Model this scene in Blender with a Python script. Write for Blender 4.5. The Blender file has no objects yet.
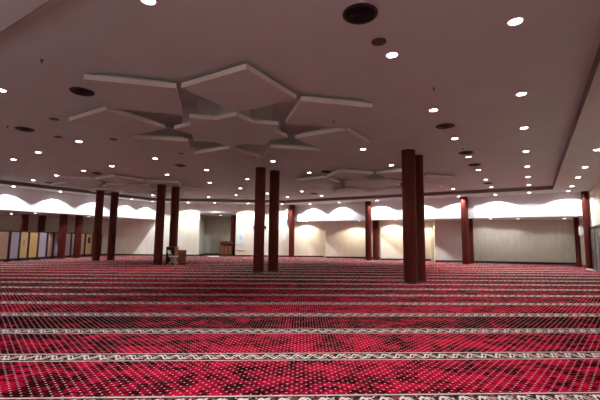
import bpy, bmesh, math, random
from mathutils import Vector, Matrix
random.seed(7)
R = math.radians
C = bpy.context.scene.collection
PI = math.pi

# ---------------------------------------------------------------- materials
def mat(name, col, rough=.6, metal=0., spec=.5):
    m = bpy.data.materials.new(name); m.use_nodes = True
    b = m.node_tree.nodes['Principled BSDF']
    b.inputs['Base Color'].default_value = (*col, 1); b.inputs['Roughness'].default_value = rough
    b.inputs['Metallic'].default_value = metal; b.inputs['Specular IOR Level'].default_value = spec
    return m
class NT:
    """small helper to write node maths"""
    def __init__(s, m): s.t = m.node_tree; s.n = s.t.nodes; s.l = s.t.links; s.b = s.n['Principled BSDF']
    def node(s, k, **kw):
        n = s.n.new(k)
        for a, v in kw.items(): setattr(n, a, v)
        return n
    def put(s, sock, v):
        if hasattr(v, 'is_linked') or isinstance(v, bpy.types.NodeSocket): s.l.new(v, sock)
        else: sock.default_value = v
    def m(s, op, a, b=0., c=0., clamp=False):
        n = s.node('ShaderNodeMath', operation=op, use_clamp=clamp)
        for i, v in enumerate((a, b, c)): s.put(n.inputs[i], v)
        return n.outputs[0]
    def mix(s, f, a, b):
        n = s.node('ShaderNodeMix', data_type='RGBA')
        s.put(n.inputs['Factor'], f)
        for i, v in (('A', a), ('B', b)):
            k = [x for x in n.inputs if x.name == i and x.type == 'RGBA'][0]
            s.put(k, v if not isinstance(v, tuple) else (*v, 1))
        return [o for o in n.outputs if o.type == 'RGBA'][0]
    def noise(s, vec, scale, detail=3., rough=.55):
        n = s.node('ShaderNodeTexNoise'); s.put(n.inputs['Vector'], vec)
        n.inputs['Scale'].default_value = scale; n.inputs['Detail'].default_value = detail; n.inputs['Roughness'].default_value = rough
        return n.outputs['Fac']
    def mapr(s, v, a, b, c=0., d=1.):
        n = s.node('ShaderNodeMapRange'); s.put(n.inputs[0], v)
        for i, x in enumerate((a, b, c, d)): n.inputs[i + 1].default_value = x
        return n.outputs[0]
    def xyz(s, v):
        n = s.node('ShaderNodeSeparateXYZ'); s.l.new(v, n.inputs[0]); return n.outputs
    def comb(s, x, y, z=0.):
        n = s.node('ShaderNodeCombineXYZ')
        for i, v in enumerate((x, y, z)): s.put(n.inputs[i], v)
        return n.outputs[0]
    def obj(s): return s.node('ShaderNodeTexCoord').outputs['Object']
    def col(s, v): s.put(s.b.inputs['Base Color'], v)
    def bump(s, h, dist=.01, st=.4):
        n = s.node('ShaderNodeBump'); n.inputs['Distance'].default_value = dist; n.inputs['Strength'].default_value = st
        s.put(n.inputs['Height'], h); s.l.new(n.outputs[0], s.b.inputs['Normal'])

def speckle(name, c0, c1, scale=6., rough=.6, stretch=(1, 1, 1), metal=0., spec=.4):
    m = mat(name, c0, rough, metal, spec); t = NT(m)
    mp = t.node('ShaderNodeMapping'); t.l.new(t.obj(), mp.inputs[0]); mp.inputs['Scale'].default_value = stretch
    f = t.noise(mp.outputs[0], scale, 4.)
    t.col(t.mix(t.mapr(f, .3, .7), c0, c1))
    return m
def emit(name, col, st):
    m = bpy.data.materials.new(name); m.use_nodes = True
    b = m.node_tree.nodes['Principled BSDF']
    b.inputs['Base Color'].default_value = (.8, .8, .8, 1)
    b.inputs['Emission Color'].default_value = (*col, 1); b.inputs['Emission Strength'].default_value = st
    return m

# carpet: rows parallel to the qibla wall
QA = R(34.77)                       # direction of the rows in the hall's frame
ROW0, ROW = 4.557, 1.2397           # distance of the first border from the viewpoint, row spacing
def carpet_material():
    m = mat('carpet_pile', (.4, .02, .05), 1., 0, 0.); t = NT(m)
    mp = t.node('ShaderNodeMapping'); t.l.new(t.obj(), mp.inputs[0]); mp.inputs['Rotation'].default_value = (0, 0, -QA)
    X, Y, Z = t.xyz(mp.outputs[0])
    w = t.m('ADD', Y, ROW * .5 - ROW0 + 40 * ROW)
    w = t.m('SUBTRACT', t.m('MODULO', w, ROW), ROW * .5)              # signed distance to the middle of the border
    aw = t.m('ABSOLUTE', w)
    border = t.m('LESS_THAN', aw, .142)
    # ---- red field: staggered pale dots
    ax, ay, bx, by = -.0412, .0528, .0474, .0474          # the two directions the lines of dots run in
    det = ax * by - bx * ay
    def near(kx, ky): return t.m('SUBTRACT', t.m('FRACT', t.m('ADD', t.m('MULTIPLY', X, kx / det), t.m('MULTIPLY', Y, ky / det))), .5)
    fp, fq = near(by, -bx), near(-ay, ax)
    dx = t.m('ADD', t.m('MULTIPLY', fp, ax), t.m('MULTIPLY', fq, bx)); dy = t.m('ADD', t.m('MULTIPLY', fp, ay), t.m('MULTIPLY', fq, by))
    dots = t.m('LESS_THAN', t.m('ADD', t.m('MULTIPLY', dx, dx), t.m('MULTIPLY', dy, dy)), .0098 ** 2)
    big = t.noise(t.comb(t.m('MULTIPLY', X, .75), Y), 2.8, 5., .76)
    fine = t.noise(t.comb(X, Y), 10., 4., .7)
    broad_shade = t.noise(t.comb(X, Y, 4.), .16, 1., .5)  # broad shade painted into the pile colour, meant to darken the left floor
    n = t.m('ADD', t.m('ADD', t.m('MULTIPLY', big, .56), t.m('MULTIPLY', fine, .44)), t.m('MULTIPLY', t.m('SUBTRACT', broad_shade, .5), .22))
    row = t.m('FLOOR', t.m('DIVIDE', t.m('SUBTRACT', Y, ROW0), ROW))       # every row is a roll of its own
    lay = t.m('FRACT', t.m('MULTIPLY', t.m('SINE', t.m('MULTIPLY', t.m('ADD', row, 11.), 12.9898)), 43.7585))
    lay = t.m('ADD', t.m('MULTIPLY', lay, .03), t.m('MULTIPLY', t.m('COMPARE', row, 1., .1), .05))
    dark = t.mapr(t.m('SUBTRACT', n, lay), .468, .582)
    red = t.mix(dark, CARPET_DARK, CARPET_RED)
    field = t.mix(dots, red, CARPET_DOT)
    # ---- border: pale edges, dark scroll ground, pale scrolls and small rose leaves
    k = 2 * PI / .175
    wave = t.m('MULTIPLY', t.m('SINE', t.m('MULTIPLY', X, k)), .066)
    wave2 = t.m('MULTIPLY', t.m('COSINE', t.m('MULTIPLY', X, k)), .062)
    s1 = t.m('LESS_THAN', t.m('ABSOLUTE', t.m('SUBTRACT', w, wave)), .021)
    s2 = t.m('LESS_THAN', t.m('ABSOLUTE', t.m('ADD', w, wave2)), .012)
    edge = t.m('GREATER_THAN', aw, .117)
    groove = t.m('MULTIPLY', t.m('GREATER_THAN', aw, .104), t.m('LESS_THAN', aw, .117))
    bl = t.m('GREATER_THAN', t.noise(t.comb(X, Y), 24., 2.), .60)
    g = t.mix(t.m('GREATER_THAN', t.noise(t.comb(X, Y, 3.), 15., 1.), .52), (.022, .018, .018), (.16, .05, .05))
    g = t.mix(bl, g, (.55, .46, .44))
    g = t.mix(t.m('MAXIMUM', s1, s2), g, (.66, .60, .57))
    g = t.mix(groove, g, (.03, .02, .02))
    g = t.mix(edge, g, t.mix(t.mapr(fine, .35, .65), (.50, .36, .35), (.64, .54, .51)))
    t.col(t.mix(border, field, g))
    t.bump(t.noise(t.obj(), 180., 2.), .004, .5)
    return m
CARPET_RED = (.47, .006, .04); CARPET_DARK = (.022, .003, .005); CARPET_DOT = (.46, .33, .33)

def wallpaper(name, c0, c1, stripe=0.):
    m = mat(name, c0, .7, 0, .25); t = NT(m)
    X, Y, Z = t.xyz(t.obj())
    f = t.noise(t.comb(t.m('MULTIPLY', X, 3.), t.m('MULTIPLY', Y, 3.), t.m('MULTIPLY', Z, .8)), 1.6, 5., .6)
    f = t.mapr(f, .35, .65)
    c = t.mix(f, c0, c1)
    if stripe:
        st = t.m('ABSOLUTE', t.m('SINE', t.m('MULTIPLY', X, 2 * PI / stripe)))
        c = t.mix(t.m('MULTIPLY', t.m('LESS_THAN', st, .10), .22), c, tuple(v * .72 for v in c0))
    t.col(c)
    return m

M = {}
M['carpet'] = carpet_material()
M['slab'] = speckle('concrete', (.3, .28, .26), (.36, .34, .32))
M['ceiling'] = speckle('ceiling_paint', (.53, .60, .585), (.57, .64, .625), 1.2, .85, spec=.2)
M['soffit'] = speckle('soffit_paint', (.57, .62, .60), (.61, .66, .64), 1.2, .85, spec=.2)
M['star'] = speckle('star_paint', (.50, .56, .55), (.54, .60, .59), 1.6, .85, spec=.2)
M['bulk'] = speckle('bulkhead_paint', (.78, .79, .80), (.82, .83, .84), 1.5, .85, spec=.2)
M['cream'] = wallpaper('cream_wallpaper', (.70, .67, .58), (.78, .75, .66))
M['panel'] = wallpaper('cream_wall_panel', (.60, .60, .53), (.68, .68, .61), .85)
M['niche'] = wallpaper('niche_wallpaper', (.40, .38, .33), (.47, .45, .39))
M['skirt'] = mat('dark_skirting', (.016, .014, .014), .6)
M['col'] = speckle('oxblood_lacquer', (.066, .010, .007), (.085, .013, .009), 5., .5, (1, 1, .2), spec=.13)
M['col_trim'] = mat('dark_column_ring', (.035, .008, .006), .5)
M['lamp'] = emit('lit_lamp', (1, .96, .9), 26.)
M['lamp_cold'] = emit('lit_cool_lamp', (.95, .98, 1), 26.)
M['fascia'] = speckle('dark_brown_fascia', (.15, .135, .125), (.18, .16, .15), 3., .7, spec=.2)
M['edge'] = speckle('cream_panel_edge', (.80, .78, .70), (.86, .84, .76), 3., .8, spec=.2)
M['trim'] = mat('white_lamp_ring', (.7, .7, .68), .4)
M['vent'] = mat('dark_diffuser_metal', (.014, .012, .011), .45, .2, .3)
M['ventrim'] = mat('worn_diffuser_rim', (.045, .04, .036), .4, .3)
M['grille'] = mat('grey_speaker_grille', (.075, .065, .06), .7)
M['sprinkler'] = mat('dull_brass', (.09, .075, .055), .4, .8)
M['wood'] = speckle('red_brown_wood', (.06, .018, .008), (.10, .032, .014), 4., .45, (6, 6, 1))
M['wood_light'] = speckle('orange_brown_wood', (.40, .17, .06), (.52, .24, .09), 4., .5, (6, 6, 1))
M['wood_mid'] = speckle('brown_veneer', (.16, .055, .03), (.22, .08, .045), 4., .5, (6, 6, 1))
M['screen_frame'] = speckle('dark_screen_frame', (.022, .012, .009), (.035, .018, .013), 5., .5)
M['black'] = mat('black_plastic', (.012, .012, .013), .5)
M['white'] = mat('white_plastic', (.78, .77, .75), .45)
M['white_metal'] = mat('pale_painted_metal', (.72, .71, .69), .35, .2)
M['grey_box'] = mat('light_grey_plastic', (.55, .55, .55), .5)
M['cloth'] = speckle('white_cloth', (.75, .73, .7), (.82, .8, .77), 9., .9)
M['paper'] = speckle('pale_blue_paper', (.66, .78, .84), (.74, .84, .88), 3., .6)
M['paper_white'] = speckle('bluish_white_paper', (.80, .84, .88), (.86, .89, .92), 3., .6)
M['red'] = mat('red_plastic', (.5, .02, .03), .45)
M['frame_grey'] = mat('dark_window_frame', (.05, .055, .055), .4, .5)
M['sheer'] = speckle('sheer_curtain', (.62, .62, .56), (.72, .72, .66), 5., .9, (4, 4, .3))
M['curtain'] = speckle('grey_green_curtain', (.20, .24, .21), (.28, .32, .29), 5., .9, (5, 5, .3))
g = mat('window_glass', (.9, .93, .92), .02, 0, .5); g.node_tree.nodes['Principled BSDF'].inputs['Transmission Weight'].default_value = .92
g.node_tree.nodes['Principled BSDF'].inputs['IOR'].default_value = 1.05
M['glass'] = g
FAB = {}
def fabric(name, c0, c1):
    m = mat(name, c0, .9, 0, .15); t = NT(m)
    X, Y, Z = t.xyz(t.obj())
    a = t.m('SINE', t.m('MULTIPLY', t.m('ADD', X, Z), 46.)); b = t.m('SINE', t.m('MULTIPLY', t.m('SUBTRACT', X, Z), 46.))
    f = t.m('GREATER_THAN', t.m('MULTIPLY', a, b), .35)
    t.col(t.mix(f, c0, c1)); return m
FAB['peach'] = fabric('peach_screen_fabric', (.50, .33, .25), (.40, .24, .17))
FAB['lavender'] = fabric('lavender_screen_fabric', (.42, .38, .46), (.36, .32, .40))
FAB['yellow'] = fabric('yellow_screen_fabric', (.60, .44, .22), (.52, .36, .16))
FAB['orange'] = fabric('golden_screen_fabric', (.66, .42, .17), (.58, .35, .13))
FAB['greylav'] = fabric('grey_patterned_screen_fabric', (.45, .39, .43), (.25, .21, .25))
FAB['pink'] = fabric('pink_screen_fabric', (.55, .38, .35), (.46, .30, .28))

# ---------------------------------------------------------------- geometry helpers
class MB:
    def __init__(s): s.bm = bmesh.new()
    def prism(s, poly, z0, z1, mtx=None):
        a = sum(poly[i][0] * poly[(i + 1) % len(poly)][1] - poly[(i + 1) % len(poly)][0] * poly[i][1] for i in range(len(poly)))
        if a < 0: poly = poly[::-1]
        lo = [s.bm.verts.new((x, y, z0)) for x, y in poly]; hi = [s.bm.verts.new((x, y, z1)) for x, y in poly]
        n = len(poly)
        s.bm.faces.new(lo[::-1]); s.bm.faces.new(hi)
        for i in range(n): s.bm.faces.new((lo[i], lo[(i + 1) % n], hi[(i + 1) % n], hi[i]))
        if mtx is not None: bmesh.ops.transform(s.bm, matrix=mtx, verts=lo + hi)
        return s
    def box(s, x0, x1, y0, y1, z0, z1, mtx=None): return s.prism([(x0, y0), (x1, y0), (x1, y1), (x0, y1)], z0, z1, mtx)
    def lathe(s, prof, n=32, mtx=None, close=True):
        rings = []
        for r, z in prof:
            rings.append([s.bm.verts.new((r * math.cos(2 * PI * i / n), r * math.sin(2 * PI * i / n), z)) for i in range(n)])
        for a, b in zip(rings, rings[1:]):
            for i in range(n): s.bm.faces.new((a[i], a[(i + 1) % n], b[(i + 1) % n], b[i]))
        if close:
            s.bm.faces.new(rings[0][::-1]); s.bm.faces.new(rings[-1])
        if mtx is not None: bmesh.ops.transform(s.bm, matrix=mtx, verts=[v for q in rings for v in q])
        return s
    def tube(s, p, q, r, n=10):
        p = Vector(p); q = Vector(q); d = q - p
        m = Matrix.Translation(p) @ d.to_track_quat('Z', 'Y').to_matrix().to_4x4()
        return s.lathe([(r, 0), (r, d.length)], n, m)
    def build(s, name, m, parent=None, bevel=0., smooth=False):
        bmesh.ops.recalc_face_normals(s.bm, faces=s.bm.faces)
        me = bpy.data.meshes.new(name); s.bm.to_mesh(me); s.bm.free()
        if smooth:
            for p in me.polygons: p.use_smooth = True
            me.set_sharp_from_angle(angle=R(35)) if hasattr(me, 'set_sharp_from_angle') else None
        me.materials.append(m)
        o = bpy.data.objects.new(name, me); C.objects.link(o)
        if parent: o.parent = parent
        if bevel:
            b = o.modifiers.new('bevel', 'BEVEL'); b.width = bevel; b.segments = 2; b.limit_method = 'ANGLE'
        return o
def thing(name, label, cat, loc=(0, 0, 0), rz=0., group=None):
    o = bpy.data.objects.new(name, None); C.objects.link(o); o.empty_display_size = .1
    o.location = loc; o.rotation_euler = (0, 0, rz); o['label'] = label; o['category'] = cat
    if group: o['group'] = group
    return o
def tag(o, label, cat, group=None):
    o['label'] = label; o['category'] = cat
    if group: o['group'] = group
    return o
def struct(o): o['kind'] = 'structure'; return o
def dup(root, label, loc, rz=0., name=None):
    r = root.copy(); C.objects.link(r); r.location = loc; r.rotation_euler = (0, 0, rz); r['label'] = label
    for ch in list(root.children):
        c = ch.copy(); C.objects.link(c); c.parent = r
        for gch in ch.children:
            d = gch.copy(); C.objects.link(d); d.parent = c
    return r

# ---------------------------------------------------------------- hall dimensions (metres; viewpoint above the origin)
ZC, ZS, ZB = 4.405, 4.20, 2.88              # main ceiling, lower rim of the ceiling, underside of the bulkheads
XR, XL, YN, YF = 2.72, -32.5, -6.0, 33.0
BX, BY = -25.6, 25.85                       # faces of the left and far bulkheads
TX, TY = math.cos(QA), math.sin(QA)         # along the qibla wall
NX, NY = -TY, TX                            # away from the hall
PX, PY = -19.4, 24.0
def q(s, off=0.): return (PX + TX * s + NX * off, PY + TY * s + NY * off)
QM = Matrix.Translation((PX, PY, 0)) @ Matrix.Rotation(QA, 4, 'Z')     # local x along the wall, y into the wall

# floor and carpet
struct(MB().box(XL - .3, XR + .3, YN - .3, YF, -.25, -.012).build('floor', M['slab']))
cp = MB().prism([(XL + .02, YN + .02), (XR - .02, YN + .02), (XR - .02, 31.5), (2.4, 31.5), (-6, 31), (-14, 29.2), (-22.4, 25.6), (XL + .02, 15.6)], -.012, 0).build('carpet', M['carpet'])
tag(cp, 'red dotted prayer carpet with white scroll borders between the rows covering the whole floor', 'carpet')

# ceiling: raised field and lower rim around it
STARS = ((-6.82, 7.5), (-6.82, 18.0), (-19.45, 13.05))
CAV = .42                                    # depth of the recess above each ceiling star
cb = MB(); be = []
def loop(pts, z):
    v = [cb.bm.verts.new((x, y, z)) for x, y in pts]
    return v, [cb.bm.edges.new((v[i], v[(i + 1) % len(v)])) for i in range(len(v))]
be += loop([(XL - .3, YN - .3), (XR + .3, YN - .3), (XR + .3, YF), (XL - .3, YF)], ZC)[1]
for cx, cy in STARS:
    pts = [(cx + 2.95 * math.cos(R(22.5 + 45 * k)), cy + 2.95 * math.sin(R(22.5 + 45 * k))) for k in range(8)]
    lo, e = loop(pts, ZC); be += e
    hi = [cb.bm.verts.new((x, y, ZC + CAV)) for x, y in pts]
    for i in range(8): cb.bm.faces.new((lo[i], lo[(i + 1) % 8], hi[(i + 1) % 8], hi[i]))
    cb.bm.faces.new(hi)
bmesh.ops.triangle_fill(cb.bm, use_beauty=True, use_dissolve=False, edges=be)
cb.box(XL - .3, XR + .3, YN - .3, YF, ZC + CAV + .02, ZC + CAV + .2)
struct(cb.build('ceiling', M['ceiling']))
EX, EY, EN, ER = -24.3, 23.95, 2.02, 1.02
sof = MB()
sof.box(XL, XR, .1, EN, ZS, ZC - .001)
sof.box(ER, XR, EN, BY + .02, ZS, ZC - .001)
sof.box(-16.16, ER, EY, BY + .02, ZS, ZC - .001)
sof.box(BX - .05, EX, EN, 18.24, ZS, ZC - .001)
def yq(x): return PY + (x - PX) * TY / TX
sof.prism([(EX, 18.24), (-16.16, EY), (-16.16, BY + .02), (-16.75, yq(-16.75) + .02), (BX - .05, yq(BX - .05) + .05), (BX - .05, 18.24)], ZS, ZC - .001)
struct(sof.build('ceiling_rim', M['soffit']))

fas = MB()
fas.box(ER - .012, ER, EN, EY, ZS + .004, ZC); fas.box(-16.16, ER, EY - .012, EY, ZS + .004, ZC); fas.box(EX, EX + .012, EN, 18.24, ZS + .004, ZC); fas.box(EX, ER, EN, EN + .012, ZS + .004, ZC)
fL = math.hypot(EX + 16.16, 18.24 - EY); fA = math.atan2(EY - 18.24, EX * -1 - 16.16)
fas.box(0, fL, -.012, 0, ZS + .004, ZC, Matrix.Translation((EX, 18.24, 0)) @ Matrix.Rotation(fA, 4, 'Z'))
struct(fas.build('trim_1', M['fascia']))

# bulkheads with the low alcove ceilings behind them
xi = PX + (BY - PY) * TX / TY
struct(MB().prism([(xi, BY), (XR, BY), (XR, YF), (xi + (YF - BY) * TX / TY, YF)], ZB, ZC - .002).build('wall_far_bulkhead', M['bulk']))
struct(MB().prism([(BX, EN), (BX, yq(BX)), (XL, yq(XL)), (XL, EN)], ZB, ZC - .002).build('wall_left_bulkhead', M['bulk']))

struct(MB().box(XL, XR, YN, .15, ZB, ZC - .002).build('wall_near_bulkhead', M['bulk']))
# outer walls
struct(MB().box(XR, XR + .3, YN, YF, 0, ZC).build('wall_right', M['cream']))
struct(MB().box(XL - .3, XL, YN, yq(XL) + .4, 0, ZC).build('wall_left', M['cream']))
struct(MB().box(XL - .3, XR + .3, YN - .3, YN, 0, ZC).build('wall_near', M['bulk']))

# qibla wall with the mihrab niche
NS0, NS1, NZ, ND = -4.25, -1.30, 3.48, 2.5
w = MB()
w.box(-16.2, NS0, 0, .3, 0, ZC, QM); w.box(NS1, 6.9, 0, .3, 0, ZC, QM)
struct(w.build('wall_qibla', M['cream']))
struct(MB().box(NS0, NS1, .02, .3, NZ, ZC, QM).build('wall_niche_header', M['bulk']))
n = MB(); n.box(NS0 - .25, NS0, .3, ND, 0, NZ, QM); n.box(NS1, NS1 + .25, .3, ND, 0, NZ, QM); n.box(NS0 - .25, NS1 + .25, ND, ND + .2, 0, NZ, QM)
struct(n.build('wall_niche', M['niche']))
struct(MB().box(NS0 - .25, NS1 + .25, .3, ND + .2, 3.36, NZ + .2, QM).build('ceiling_niche', M['soffit']))

# saw-tooth wall panels behind the far bulkhead
def leaf(name, a, b, m, ang_thick=.25):
    ax, ay = a; bx, by = b; L = math.hypot(bx - ax, by - ay); th = math.atan2(by - ay, bx - ax)
    mt = Matrix.Rotation(th, 4, 'Z')
    o = MB().box(0, L, 0, ang_thick, 0, ZB).build(name, m); o.location = (ax, ay, 0); o.rotation_euler = (0, 0, th); struct(o)
    sk = MB().box(0, L, -.03, 0, 0, .12).build('baseboard_' + name.split('_', 1)[1], M['skirt']); sk.location = (ax, ay, 0); sk.rotation_euler = (0, 0, th); struct(sk)
leaf('wall_far_second', (-13.98, 26.5), (-9.75, 28.95), M['cream'])
leaf('wall_far_third', (-9.47, 26.5), (-5.45, 28.82), M['cream'])
leaf('wall_far_fourth', (-5.75, 26.9), (2.42, 30.3), M['panel'])
struct(MB().box(2.3, XR, 30.0, 30.3, 0, ZB).build('wall_far_end', M['cream']))
pil = MB().box(0, .32, -.10, 0, 0, ZB).build('trim_pilaster', M['cream']); pil.location = (-6.35, 28.28, 0); pil.rotation_euler = (0, 0, R(30)); struct(pil)
# skirting of the qibla wall, the left and the right wall
sk = MB(); sk.box(-15.9, NS0, -.03, 0, 0, .12, QM); sk.box(NS1, 5.9, -.03, 0, 0, .12, QM); sk.box(NS0, NS1, ND - .03, ND, 0, .12, QM); sk.box(NS0, NS0 + .03, .0, ND - .03, 0, .12, QM)
struct(sk.build('baseboard_qibla', M['skirt']))
struct(MB().box(XR - .03, XR, YN, 30, 0, .1).build('baseboard_right', M['cream']))
struct(MB().box(XL, XL + .03, YN, 14.9, 0, .12).build('baseboard_left', M['skirt']))

# ---------------------------------------------------------------- right wall glazing with curtains
wn = struct(MB().box(XR - .06, XR - .002, 26.25, 26.37, 0, 2.25).box(XR - .06, XR - .002, 20.0, 26.25, 2.12, 2.25).box(XR - .06, XR - .002, 20.0, 26.25, 0, .07)
    .box(XR - .06, XR - .002, 24.4, 24.5, .07, 2.12).box(XR - .06, XR - .002, 22.3, 22.4, .07, 2.12).box(XR - .06, XR - .002, 20.0, 20.1, .07, 2.12).build('window_1', M['frame_grey'], bevel=.006))
def drape(y0, y1, mm, nm, x):
    poly = []; k = int((y1 - y0) / .02)
    for i in range(k + 1): y = y0 + (y1 - y0) * i / k; poly.append((x + .012 * math.sin((y - y0) * 42), y))
    poly += [(x2 + .004, y2) for x2, y2 in poly[::-1]]
    o = MB().prism(poly, .08, 2.11).build(nm, mm); o.parent = wn
for y0, y1, k in ((25.85, 26.24, 'curtain'), (25.45, 25.85, 'sheer'), (24.95, 25.45, 'curtain'), (24.52, 24.95, 'sheer'), (23.9, 24.38, 'curtain'), (23.4, 23.9, 'sheer'), (22.8, 23.4, 'curtain'), (22.42, 22.8, 'sheer'), (20.12, 22.28, 'curtain')):
    drape(y0, y1, M[k], 'curtain', XR - .03)
g1 = MB()
for y0, y1 in ((24.5, 26.25), (22.4, 24.4), (20.1, 22.3)): g1.box(XR - .052, XR - .048, y0, y1, .07, 2.12)
g1.build('pane', M['glass'], wn)

# ---------------------------------------------------------------- columns
def column(label, x, y, ztop, r=.222):
    t = thing('column', label, 'column', (x, y, 0), 0, 'oxblood round columns')
    MB().lathe([(r, .05), (r, ztop - .03)], 48).build('shaft', M['col'], t, smooth=True)
    MB().lathe([(r + .012, 0), (r + .012, .045), (r, .05)], 48).build('base_ring', M['col_trim'], t, smooth=True)
    MB().lathe([(r, ztop - .03), (r + .008, ztop - .028), (r + .008, ztop - .001)], 48).build('top_ring', M['col_trim'], t, smooth=True)
    return t
SZ = 4.215    # underside of the star panels
column('tallest dark red round column right of centre, nearer one of the large right pair', -3.46, 12.5, ZC)
column('dark red round column half hidden behind the tallest column right of centre', -3.42, 13.44, ZC)
column('dark red round column in the centre pair, the left one of the two', -9.78, 12.58, ZC)
column('dark red round column in the centre pair, the right one of the two', -9.66, 13.45, ZC)
column('dark red column left of the white folding chair, uncovered to the floor', -16.75, 13.02, SZ)
column('dark red column rising behind the black cabinet and folding chair', -16.78, 13.98, SZ)
column('almost black column of the left pair, nearer to the screens', -22.3, 12.92, SZ)
column('almost black column of the left pair, the right one beside the bare cream wall', -22.3, 13.86, SZ)
column('slim red column at the right end of the mihrab wall, under the far white band', -16.58, 25.58, ZS)
column('brightly lit red column in front of the middle of the far white band', -10.0, 25.5, ZS)
column('dark red column tucked behind the middle column, below the far white band', -9.85, 26.55, ZB)
column('red column standing before the far white band, first right of the tallest pair', -3.62, 25.6, ZS)
column('dark column edge behind the red column right of the tallest pair', -3.5, 26.6, ZB)
column('red column at the far right corner beside the curtained window', 2.51, 25.6, ZS, .15)
column('dark red column in the far right corner behind the corner column', 2.2, 27.3, ZB, .13)
column('dark red column before the screens, left one of the two there', -26.2, 12.85, ZB)
column('dark red column before the screens, right one of the two there', -26.2, 13.85, ZB)
column('dark column behind the yellow screens, leftmost of all columns', -29.3, 11.9, ZB)
column('dark column behind the golden and lavender screens at the far left', -29.3, 12.95, ZB)

# ---------------------------------------------------------------- hung ceiling stars (one eight-pointed panel with eight squares around it)
S = 1.19
BZ = 4.315
def inset(poly, d):
    cx = sum(p[0] for p in poly) / len(poly); cy = sum(p[1] for p in poly) / len(poly)
    rr = max(math.hypot(x - cx, y - cy) for x, y in poly); k = 1 - d / rr
    return [(cx + (x - cx) * k, cy + (y - cy) * k) for x, y in poly]
def hung(name, label, cx, cy, poly, group):
    t = thing(name, label, 'ceiling panel', (cx, cy, SZ), 0, group)
    MB().prism(poly, 0, BZ - SZ).build('slab', M['star'], t)
    e = MB(); k = len(poly)
    for i in range(k):
        (xa, ya), (xb, yb) = poly[i], poly[(i + 1) % k]; L = math.hypot(xb - xa, yb - ya)
        nx, ny = (yb - ya) / L * .005, -(xb - xa) / L * .005
        e.prism([(xa, ya), (xb, yb), (xb + nx, yb + ny), (xa + nx, ya + ny)], .003, BZ - SZ)
    e.build('edge_trim', M['edge'], t)
    MB().prism(inset(poly, .19), BZ - SZ, ZC - SZ - .001 + (CAV if name == 'star_panel' else 0)).build('backing', M['star'], t)
    return t
OS, HD, SD = 1.07, 1.125, 2.87       # eight-pointed panel half side, half diagonal of the squares, their distance from the middle
oct_ = []
for i in range(8):
    a = R(45 * i); oct_.append((OS * math.sqrt(2) * math.cos(a), OS * math.sqrt(2) * math.sin(a)))
    b = a + R(22.5); rr = OS * 1.0824; oct_.append((rr * math.cos(b), rr * math.sin(b)))
WORD = {0: 'near right', 1: 'right', 2: 'far right', 3: 'far', 4: 'far left', 5: 'left', 6: 'near left', 7: 'nearest'}
for (cx, cy), where in zip(STARS, ('large star nearest the camera', 'star behind the tallest pair', 'star over the left columns')):
    hung('star_panel', 'eight-pointed ceiling panel in the middle of the ' + where, cx, cy, oct_, 'ceiling stars')
    for i in range(8):
        a = R(45 * i); d = SD
        poly = [(HD * math.cos(a + R(90 * k)), HD * math.sin(a + R(90 * k))) for k in range(4)]
        hung('square_panel', 'square ceiling panel, %s of the eight around the %s' % (WORD[i], where), cx + d * math.cos(a), cy + d * math.sin(a), poly, 'squares around the ceiling stars')

# ---------------------------------------------------------------- downlights
proto = {}
def downlight(label, x, y, z, power, size=100, blend=.5, col=(1, .93, .86), cold=False, r=.085, radius=.05, down=.03):
    key = 'c' if cold else 'w'
    if key not in proto:
        t = thing('ceiling_light', label, 'ceiling light', (x, y, z), 0, 'recessed downlights')
        ring = MB().lathe([(.085, -.006), (.085, .0), (.112, .0), (.112, -.008), (.085, -.006)], 28, close=False)
        ring.build('trim_ring', M['trim'], t, smooth=True)
        MB().lathe([(.084, -.001), (.084, -.003), (.02, -.007)], 28).build('lamp', M['lamp_cold' if cold else 'lamp'], t, smooth=True)
        proto[key] = t
    else: dup(proto[key], label, (x, y, z))
    if power:
        l = bpy.data.lights.new('downlight_beam', 'SPOT'); l.energy = power; l.spot_size = R(size); l.spot_blend = blend
        l.color = col; l.shadow_soft_size = radius
        o = bpy.data.objects.new('downlight_beam', l); C.objects.link(o); o.location = (x, y, z - down)
MAIN = 118.
ORD = ['first', 'second', 'third', 'fourth', 'fifth', 'sixth', 'seventh', 'eighth', 'ninth', 'tenth']
rows = [('row nearest the right step', -.07, [5.74, 8.74, 11.45, 14.49, 17.43, 20.24, 23.07]),
        ('second row from the right step', -1.84, [5.80, 8.84, 11.65, 14.46, 17.32, 20.19, 23.1]),
        ('third row from the right', -4.70, [2.82, 11.57, 14.61, 22.97]),
        ('row over the centre columns', -8.5, [11.7, 14.5]),
        ('row left of the centre columns', -12.2, [6.26, 9.11, 11.81, 14.62, 19.94, 22.51]),
        ('row next left again', -14.8, [6.36, 9.21, 11.77, 14.59, 17.1, 19.81, 22.23]),
        ('row beyond the folding chair', -17.4, [6.48, 9.24, 19.68]),
        ('row before the left star', -19.96, [6.5, 9.3, 19.62]),
        ('leftmost row', -22.79, [6.6, 9.47, 17.0])]
FRONT = {}
XFIX = {(-4.70, 2.82): -4.08, (-4.70, 22.97): -3.8, (-4.70, 14.61): -4.73, (-14.8, 6.36): -15.11, (-14.8, 9.21): -15.17}
for nm, x, ys in rows:
    for i, y in enumerate(ys):
        downlight('lit round downlight, %s from the camera in the %s' % (ORD[i], nm), XFIX.get((x, y), x), y, ZC, MAIN if x > -10 else MAIN * .85)
downlight('lit round downlight cut by the left picture edge, above the screens', -9.34, 3.14, ZC, MAIN)
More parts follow.
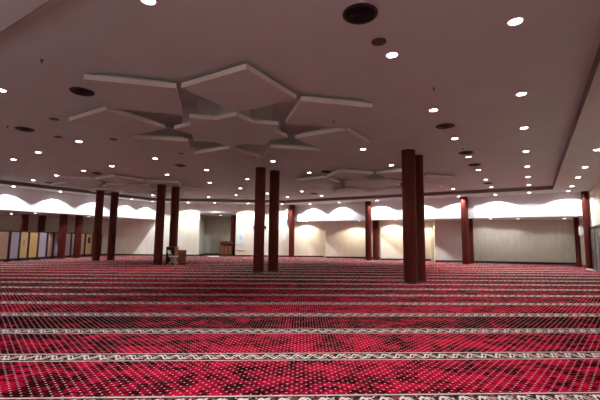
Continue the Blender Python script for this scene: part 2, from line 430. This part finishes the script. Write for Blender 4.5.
# lamps of the same grid over the viewpoint
for x, y in ((-.07, 2.9), (-1.84, 2.9), (-12.2, 3.2)):
    downlight('lit round downlight overhead of the camera', x, y, ZC, MAIN)
for i, x in enumerate((2.0, -.4, -2.9, -5.4, -7.9, -10.4, -12.9, -15.4, -17.9, -20.4, -22.9)):  # unseen rim lamps added for cool fill on the ceiling and star edges
    downlight('unseen added fill downlight on the near rim overhead of the camera', x, .75, ZS, 140 if x > -4 else 120, 126, .15, (.93, .97, 1.), True)
for x in (1.2, -1.8, -4.8, -7.8, -10.8, -13.8, -16.8, -19.8, -22.8):  # unseen lamps added to bounce fill light off the white near wall
    downlight('unseen added fill downlight in the low entrance ceiling behind the camera', x, YN + .9, ZB, 420, 150, .3)
# rim lamps washing the bulkheads and the qibla wall
WASH = 330.
COOL = (.93, .97, 1.)
for i, (x, a, pw, sz) in enumerate(((1.75, .8, WASH, 140), (-.07, 1.0, 60, 130), (-1.80, .8, WASH, 140), (-3.85, .75, WASH, 138), (-6.55, .7, WASH, 136), (-9.2, .7, WASH, 134), (-12.2, .55, WASH * .8, 126), (-14.75, .55, WASH * .8, 126))):
    downlight('cool lit downlight above the far white band, %s from the right corner' % ORD[i], x, BY - a, ZS, pw, sz, .12, COOL, True)
for i, y in enumerate((4.4, 6.9, 9.4, 11.9, 14.4, 16.8, 18.6)):
    downlight('cool lit downlight above the left white band, %s from the near end' % ORD[i], BX + .68, y, ZS, WASH * .8, 120, .15, COOL, True)
for i, (sq, pw) in enumerate(((-5.0, 440), (-2.9, 100), (-.3, 500), (2.4, 480))):
    x, y = q(sq, -1.0)
    downlight('lit downlight on the rim above the mihrab wall, %s from the left' % ORD[i], x, y, ZS, pw, 136, .25, (.98, 1, .95), True)
for i, y in enumerate((11.3, 14.3, 17.4, 20.0, 23.0)):
    downlight('lit downlight along the right-hand rim, %s from the camera' % ORD[i], 1.78, y, ZS, MAIN * 1.2, 125, .4)
# warm lamps in the low alcove ceilings
WARM = (1, .88, .68)
for lab, x, y, p in (('above the first cream panel right of the mihrab wall', -15.4, 26.05, 230), ('above the second cream panel, left of the middle column', -11.3, 26.9, 240),
                  ('above the third cream panel, right of the middle column', -8.3, 26.4, 230), ('above the cream panel just left of the pilaster', -6.5, 27.2, 200),
                  ('left of three above the grey panelled wall', -2.3, 27.2, 55), ('middle of three above the grey panelled wall', -.75, 27.6, 70), ('right of three above the grey panelled wall', 1.7, 28.2, 45)):
    downlight('small warm downlight ' + lab, x, y, ZB, p, 140, .3, (1, .96, .88) if 'grey panelled' in lab else WARM)
for lab, x, y in (('above the yellow screens', -29.6, 11.2), ('above the golden screens', -27.2, 11.6), ('above the pink screen', -27.2, 15.0)):
    downlight('small downlight under the left white band ' + lab, x, y, ZB, 75, 140, .3, WARM)
x, y = q(-2.7, .9); downlight('small downlight in the ceiling of the mihrab niche', x, y, 3.36, 18, 140, .3, WARM)

# ---------------------------------------------------------------- round air diffusers, ceiling speakers, sprinklers
vp = None
VENTS = [(-1.85, 4.48, 'big one near the top edge of the picture'), (-7.92, 4.05, 'one beside the left point of the big star'), (-12.15, 4.73, 'one at the left, over the screens'),
         (-1.85, 10.24, 'nearest of four between the right lamp rows'), (-12.38, 10.5, 'left of the centre columns, above the chair'), (-17.42, 9.86, 'one at the near point of the left star'),
         (-7.69, 14.6, 'at the left tip of the far star'), (-12.06, 21.22, 'one near the far rim left of the far star'), (-1.82, 13.7, 'second of four between the right lamp rows'),
         (-1.84, 16.02, 'third of four between the right lamp rows'), (-1.87, 21.48, 'farthest of four between the right lamp rows'), (-17.5, 21.0, 'one above the mihrab wall near the rim'), (-22.9, 10.3, 'one at the far left near the rim')]
for x, y, lab in VENTS:
    lab = 'dark round ringed air diffuser, ' + lab
    if vp is None:
        vp = thing('air_diffuser', lab, 'vent', (x, y, ZC), 0, 'round air diffusers')
        MB().lathe([(.27, -.001), (.27, -.012), (.255, -.022), (.232, -.022), (.225, -.001)], 48).build('rim', M['ventrim'], vp, smooth=True)
        MB().lathe([(.226, -.002), (.226, -.0045)], 48).build('back_plate', M['vent'], vp)
        for r in (.19, .148, .106, .064):
            MB().lathe([(r - .036, -.006), (r, -.034), (r + .012, -.034), (r - .022, -.005)], 48, close=False).build('cone', M['vent'], vp, smooth=True)
        MB().lathe([(.022, -.004), (.024, -.03), (.012, -.038)], 20).build('knob', M['ventrim'], vp, smooth=True)
    else: dup(vp, lab, (x, y, ZC))
for o in C.objects:
    if o.name.startswith('air_diffuser'): o.scale = (.88, .88, 1)
sp = None
for x, y, lab in ((-1.88, 5.29, 'just behind the big diffuser'), (-12.18, 5.63, 'left, in line with the screens'), (-10.43, 4.69, 'faint one at left before the big star'), (-10.95, 6.64, 'left of the far left square of the big star'), (-10.6, 9.0, 'beyond the big star towards the centre pair')):
    lab = 'flat grey round ceiling speaker ' + lab
    if sp is None:
        sp = thing('ceiling_speaker', lab, 'speaker', (x, y, ZC), 0, 'round ceiling speakers')
        MB().lathe([(.115, -.001), (.115, -.008), (.104, -.012)], 40).build('rim', M['ventrim'], sp, smooth=True)
        MB().lathe([(.103, -.010), (.102, -.014), (.05, -.017)], 40).build('grille', M['grille'], sp, smooth=True)
    else: dup(sp, lab, (x, y, ZC))
sk = None
for x, y, z, lab in ((-7.1, 2.92, ZC, 'at the upper left of the ceiling'), (-1.55, 7.53, ZC, 'between the two right lamp rows, nearest the camera'), (-12.25, 4.35, ZC, 'beside the diffuser at the left edge'),
                  (-15.37, 7.9, ZC, 'among the lamps at left, middle of the three there'), (-21.26, 8.04, ZC, 'farthest left, near the left rim'), (-12.28, 7.68, ZC, 'left of the big star near its far left square'), (-13.76, 11.93, ZC, 'above the column by the folding chair'),
                  (-3.95, 7.9, SZ, 'under the right square of the big star'), (-9.88, 19.9, ZC, 'left of the far star'), (-4.0, 20.9, ZC, 'beyond the tallest pair to the right'), (-1.83, 13.05, ZC, 'right of the tallest pair')):
    lab = 'small dull brass sprinkler head ' + lab
    if sk is None:
        sk = thing('sprinkler', lab, 'sprinkler', (x, y, z), 0, 'sprinkler heads')
        MB().lathe([(.03, -.001), (.03, -.005), (.02, -.01)], 20).build('flange', M['sprinkler'], sk, smooth=True)
        MB().lathe([(.010, -.008), (.010, -.034), (.005, -.038), (.005, -.047)], 12).build('body', M['sprinkler'], sk, smooth=True)
        MB().lathe([(.006, -.047), (.022, -.048), (.022, -.051), (.006, -.053)], 16).build('deflector', M['sprinkler'], sk, smooth=True)
    else: dup(sk, lab, (x, y, z))

# ---------------------------------------------------------------- screens along the left
AX, AY = -24.6, 9.0; DX, DY = -.4796, .8775
SCR = [(-1.35, .41, 'peach', 'wide peach fabric screen cut by the left picture edge'), (.54, 1.14, 'lavender', 'lavender screen between the peach and the yellow screens'),
       (1.23, 1.81, 'yellow', 'yellow screen with a faint grey oval mark'), (1.91, 2.58, 'orange', 'plain golden screen right of the yellow one with the oval mark'),
       (2.67, 3.33, 'lavender', 'lavender screen right of the golden screen'), (3.44, 3.89, 'peach', 'narrow peach screen between two lavender screens'),
       (4.0, 4.78, 'lavender', 'lavender screen partly behind the first red column of the screen row'), (4.92, 5.63, 'greylav', 'grey patterned screen between the two red columns'),
       (5.75, 6.48, 'lavender', 'lavender screen behind the second red column of the screen row'), (6.61, 7.17, 'pink', 'pink screen left of the yellow one with the black sign'),
       (7.33, 8.11, 'yellow', 'yellow screen bearing a black sign'), (8.25, 8.72, 'lavender', 'lavender screen right beside the yellow one with the black sign'),
       (8.84, 9.26, 'peach', 'peach screen hidden behind the almost black columns'), (9.36, 9.80, 'pink', 'last pink screen at the right end of the screen row')]
SH = 1.69
ang = math.atan2(DY, DX)
for s0, s1, colr, lab in SCR:
    c = (s0 + s1) / 2; L = s1 - s0 + .09
    t = thing('partition_screen', lab, 'screen', (AX + DX * c, AY + DY * c, 0), ang - PI, 'fabric screens along the left')
    fr = MB()
    h = L / 2
    for a in (-1, 1): fr.box(a * h - (.07 if a > 0 else 0), a * h + (.07 if a < 0 else 0), -.025, .025, .06, SH)
    fr.box(-h, h, -.025, .025, SH - .05, SH); fr.box(-h, h, -.025, .025, .06, .15)
    fr.build('frame', M['screen_frame'], t)
    f = MB().box(-h + .07, h - .07, -.012, .012, .15, SH - .05).build('fabric', FAB[colr], t)
    for a in (-1, 1): MB().box(a * (h - .08) - .03, a * (h - .08) + .03, -.16, .16, 0, .06).build('foot', M['screen_frame'], t)
    if 'faint grey oval' in lab:
        MB().lathe([(1, 0), (1, .004)], 28, Matrix.Translation((0, .012, 1.02)) @ Matrix.Rotation(-PI / 2, 4, 'X') @ Matrix.Diagonal((.075, .19, 1, 1))).build('oval_mark', mat('faint_grey_print', (.36, .27, .15), .9), f)
    if 'black sign' in lab and 'bearing' in lab:
        sg = MB().box(-.15, .15, .012, .022, .95, 1.40).build('sign', M['black'], f, bevel=.03)

# ---------------------------------------------------------------- things by the white folding chair
fx, fy = -.772, .635            # towards the far side as seen from the doorway
CH = math.atan2(.772, .635)     # local x to the right, local y away
def at(cx, cy, dx, dy): return (cx + .635 * dx + fx * dy, cy + .772 * dx + fy * dy, 0)
OX, OY = -16.2, 13.55
t = thing('equipment_cabinet', 'black upright cabinet behind the white folding chair', 'cabinet', at(OX, OY, -.17, .14), CH)
MB().box(-.21, .21, -.19, .19, .03, .94).build('body', M['black'], t, bevel=.02)
MB().box(-.18, .18, -.205, -.19, .08, .9).build('front_panel', mat('matt_black_cloth', (.006, .006, .007), .9), t)
for a in (-1, 1):
    for b in (-1, 1): MB().lathe([(.03, 0), (.03, .03)], 12, Matrix.Translation((a * .15, b * .13, 0))).build('foot', M['black'], t)
t = thing('wooden_cabinet', 'low brown wooden cabinet right of the folding chair', 'cabinet', at(OX, OY, .44, .10), CH)
MB().box(-.2, .2, -.2, .2, .05, .73).build('body', M['wood_mid'], t, bevel=.006)
MB().box(-.21, .21, -.215, .21, .73, .76).build('top', M['wood_mid'], t, bevel=.005)
for a in (-1, 1):
    d = MB().box(a * .098 - .092, a * .098 + .092, -.214, -.2, .08, .71).build('door', M['wood_mid'], t, bevel=.004)
    MB().lathe([(.012, 0), (.014, .02)], 12, Matrix.Translation((a * .04, -.214, .42)) @ Matrix.Rotation(PI / 2, 4, 'X')).build('knob', M['vent'], d)
MB().box(-.19, .19, -.19, .19, 0, .05).build('plinth', M['screen_frame'], t)
t = thing('book_box', 'tall narrow orange-brown wooden stand behind the folding chair', 'stand', at(OX, OY, .15, .15), CH)
MB().box(-.095, .095, -.12, .12, 0, .9).build('post', M['wood_light'], t, bevel=.005)
MB().prism([(-.105, -.14), (.105, -.14), (.105, .14), (-.105, .14)], .9, .94).build('top', M['wood_light'], t, bevel=.004)
t = thing('folding_chair', 'white folding chair with crossed legs by the left-centre columns', 'chair', at(OX, OY, .0, -.52), CH + R(68))
for a in (-1, 1):
    MB().tube((a * .19, .22, .012), (a * .19, -.16, .50), .012).build('leg', M['white_metal'], t, smooth=True)
    MB().tube((a * .165, -.22, .012), (a * .165, .16, .46), .012).tube((a * .165, .16, .46), (a * .165, .27, .75), .012).build('leg', M['white_metal'], t, smooth=True)
MB().box(-.19, .19, -.2, .18, .44, .47).build('seat', M['white'], t, bevel=.012)
bm = MB().box(-.175, .175, -.012, .012, -.1, .1).build('backrest', M['white'], t, bevel=.01)
bm.location = (0, .242, .67); bm.rotation_euler = (R(-18), 0, 0)
MB().tube((-.165, -.12, .13), (.165, -.12, .13), .009).tube((-.19, .12, .14), (.19, .12, .14), .009).build('stretcher', M['white_metal'], t, smooth=True)

# ---------------------------------------------------------------- lectern, microphone stand, cloth and notices at the mihrab
t = thing('lectern', 'carved red-brown wooden lectern standing in the mihrab niche', 'lectern', (*q(-2.02, .14), 0), QA)
MB().box(-.46, .46, -.24, .24, .1, 1.0).build('body', M['wood'], t, bevel=.01)
MB().box(-.52, .52, -.29, .29, 0, .1).build('plinth', M['wood'], t, bevel=.012)
for a in (-.3, 0, .3): MB().box(a - .12, a + .12, -.258, -.24, .2, .9).build('carved_panel', M['wood_mid'], t, bevel=.008)
MB().box(-.54, .54, -.31, .29, 1.0, 1.06).build('cornice', M['wood'], t, bevel=.015)
cr = []
for i in range(33): u = -.5 + i / 32; cr.append((u, .05 + .07 * abs(math.cos(u * 2 * PI * 1.5)) + .05 * (1 - abs(u) * 2)))
MB().prism([(-.5, 0)] + cr + [(.5, 0)], -.03, .03, Matrix.Translation((0, -.26, 1.06)) @ Matrix.Rotation(PI / 2, 4, 'X')).build('crest', M['wood'], t)
MB().box(-.4, .4, -.2, .22, -.012, .012, Matrix.Translation((0, 0, 1.13)) @ Matrix.Rotation(R(14), 4, 'X')).build('reading_slope', M['wood_mid'], t)
t = thing('microphone', 'thin black gooseneck microphone on the wooden lectern', 'microphone', (*q(-1.83, .22), 1.19), QA)
MB().lathe([(.05, 0), (.05, .015)], 20).build('base', M['black'], t)
MB().tube((0, 0, .012), (0, -.02, .26), .006).tube((0, -.02, .26), (-.02, -.12, .34), .006).build('gooseneck', M['black'], t, smooth=True)
MB().tube((-.02, -.12, .34), (-.03, -.18, .36), .016).build('head', M['grey_box'], t, smooth=True)
t = thing('microphone_stand', 'thin black microphone stand at the left side of the mihrab niche', 'microphone stand', (*q(-3.95, .9), 0), QA)
MB().lathe([(.15, 0), (.15, .015), (.03, .03)], 28).build('base', M['black'], t, smooth=True)
MB().tube((0, 0, .02), (0, 0, .98), .014).build('pole', M['black'], t, smooth=True)
MB().tube((-.12, 0, 1.3), (.25, -.1, .72), .011).build('boom', M['black'], t, smooth=True)
MB().tube((-.12, 0, 1.3), (-.18, .02, 1.4), .024).build('head', M['black'], t, smooth=True)
cl = MB()
nx, ny = 14, 8
vs = [[cl.bm.verts.new((-.42 + .84 * i / nx, -.3 + .6 * j / ny, .012 + .012 * math.sin(i * 1.3) * math.sin(j * 1.7))) for j in range(ny + 1)] for i in range(nx + 1)]
for i in range(nx):
    for j in range(ny): cl.bm.faces.new((vs[i][j], vs[i + 1][j], vs[i + 1][j + 1], vs[i][j + 1]))
o = cl.build('folded_cloth', M['cloth'], smooth=True); o.location = (*q(-2.95, -.45), .004); o.rotation_euler = (0, 0, QA)
sd = o.modifiers.new('solid', 'SOLIDIFY'); sd.thickness = .012
tag(o, 'white cloth lying flat on the carpet in front of the mihrab niche', 'cloth')
def onwall(name, label, cat, s, z, off=-.012): return thing(name, label, cat, (*q(s, off), z), QA)
t = onwall('notice_board', 'pale blue notice on the cream wall right of the mihrab niche', 'notice', -.93, 1.45)
MB().box(-.31, .31, 0, .012, -.5, .5).build('frame', M['paper_white'], t, bevel=.003)
MB().box(-.26, .26, -.004, 0, -.45, .45).build('sheet', M['paper'], t)
MB().box(-.05, .10, -.007, -.004, -.12, .22).build('printed_block', mat('blue_print', (.42, .62, .76), .6), t)
o = MB().box(-.26, .26, -.03, .012, -.02, .02).build('shelf', M['white'], None, bevel=.004); o.location = (*q(-.9, -.012), .55); o.rotation_euler = (0, 0, QA)
tag(o, 'narrow white ledge on the cream wall below the pale blue notice', 'shelf')
t = onwall('notice', 'narrow bluish white notice on the cream wall right of the centre columns', 'notice', 2.66, 1.7)
MB().box(-.16, .16, 0, .012, -.4, .4).build('backing', M['paper_white'], t, bevel=.003)
MB().box(-.12, .12, -.004, 0, -.35, .35).build('sheet', M['paper_white'], t)
t = onwall('display_bar', 'dark horizontal wall box with a red left end behind the centre columns', 'display', .62, 2.37, -.06)
MB().box(-.40, .52, 0, .06, -.11, .11).build('housing', M['black'], t, bevel=.01)
MB().box(-.54, -.40, -.005, .06, -.13, .13).build('red_end', M['red'], t, bevel=.01)

# niche column, wall speakers, litter
x, y = q(-1.62, .75)
column('dark red column inside the mihrab niche behind the lectern', x, y, 3.36, .2)
def col_speaker(label, x, y, z, h, rz, w=.16):
    t = thing('wall_speaker', label, 'speaker', (x, y, z), rz)
    MB().box(-w / 2, w / 2, -.07, .07, 0, h).build('housing', M['grey_box'], t, bevel=.012)
    MB().box(-w / 2 + .02, w / 2 - .02, -.078, -.07, .03, h - .03).build('grille', M['white'], t)
    MB().box(-.02, .02, .07, .14, h * .4, h * .6).build('bracket', M['vent'], t)
col_speaker('tall grey column speaker beside the slim red column on the far white band', -16.93, 25.34, 3.06, .98, QA)
col_speaker('white box speaker between the two columns in the far right corner', 2.31, 26.3, 1.80, .58, R(25), .2)
for i, (x, y) in enumerate(((2.38, 24.9), (2.5, 24.55))):
    t = thing('slipper', 'pale slipper on the carpet by the corner column, %s one' % ('farther', 'nearer')[i], 'slipper', (x, y, 0), R(30 + 40 * i), 'slippers by the corner column')
    MB().lathe([(.5, 0), (1, .006), (1, .018), (.9, .022)], 24, Matrix.Diagonal((.05, .13, 1, 1))).build('sole', M['cloth'], t, smooth=True)
    MB().lathe([(1, .0), (.92, .5), (.6, .9), (.2, 1)], 20, Matrix.Translation((0, .04, .018)) @ Matrix.Diagonal((.048, .075, .045, 1))).build('upper', M['cloth'], t, smooth=True)

# ---------------------------------------------------------------- camera, world, view
cam = bpy.data.cameras.new('camera'); co = bpy.data.objects.new('camera', cam); C.objects.link(co)
cam.sensor_width = 36; cam.lens = 375.80 / 600 * 36; cam.clip_end = 200
co.matrix_world = Matrix.Translation((0, 0, 1.35)) @ Matrix.Rotation(R(31.751), 4, 'Z') @ Matrix.Rotation(R(90 + 6.1247), 4, 'X') @ Matrix.Rotation(R(.6718), 4, 'Z')
sc = bpy.context.scene; sc.camera = co
w = bpy.data.worlds.new('world'); sc.world = w; w.use_nodes = True
w.node_tree.nodes['Background'].inputs[0].default_value = (.5, .5, .5, 1); w.node_tree.nodes['Background'].inputs[1].default_value = 0.
vs_ = sc.view_settings; vs_.view_transform = 'Standard'; vs_.look = 'None'; vs_.exposure = .12; vs_.gamma = 1.; vs_.use_curve_mapping = False
sc.cycles.use_denoising = True; sc.cycles.max_bounces = 8; sc.cycles.diffuse_bounces = 6; sc.cycles.sample_clamp_indirect = 6.
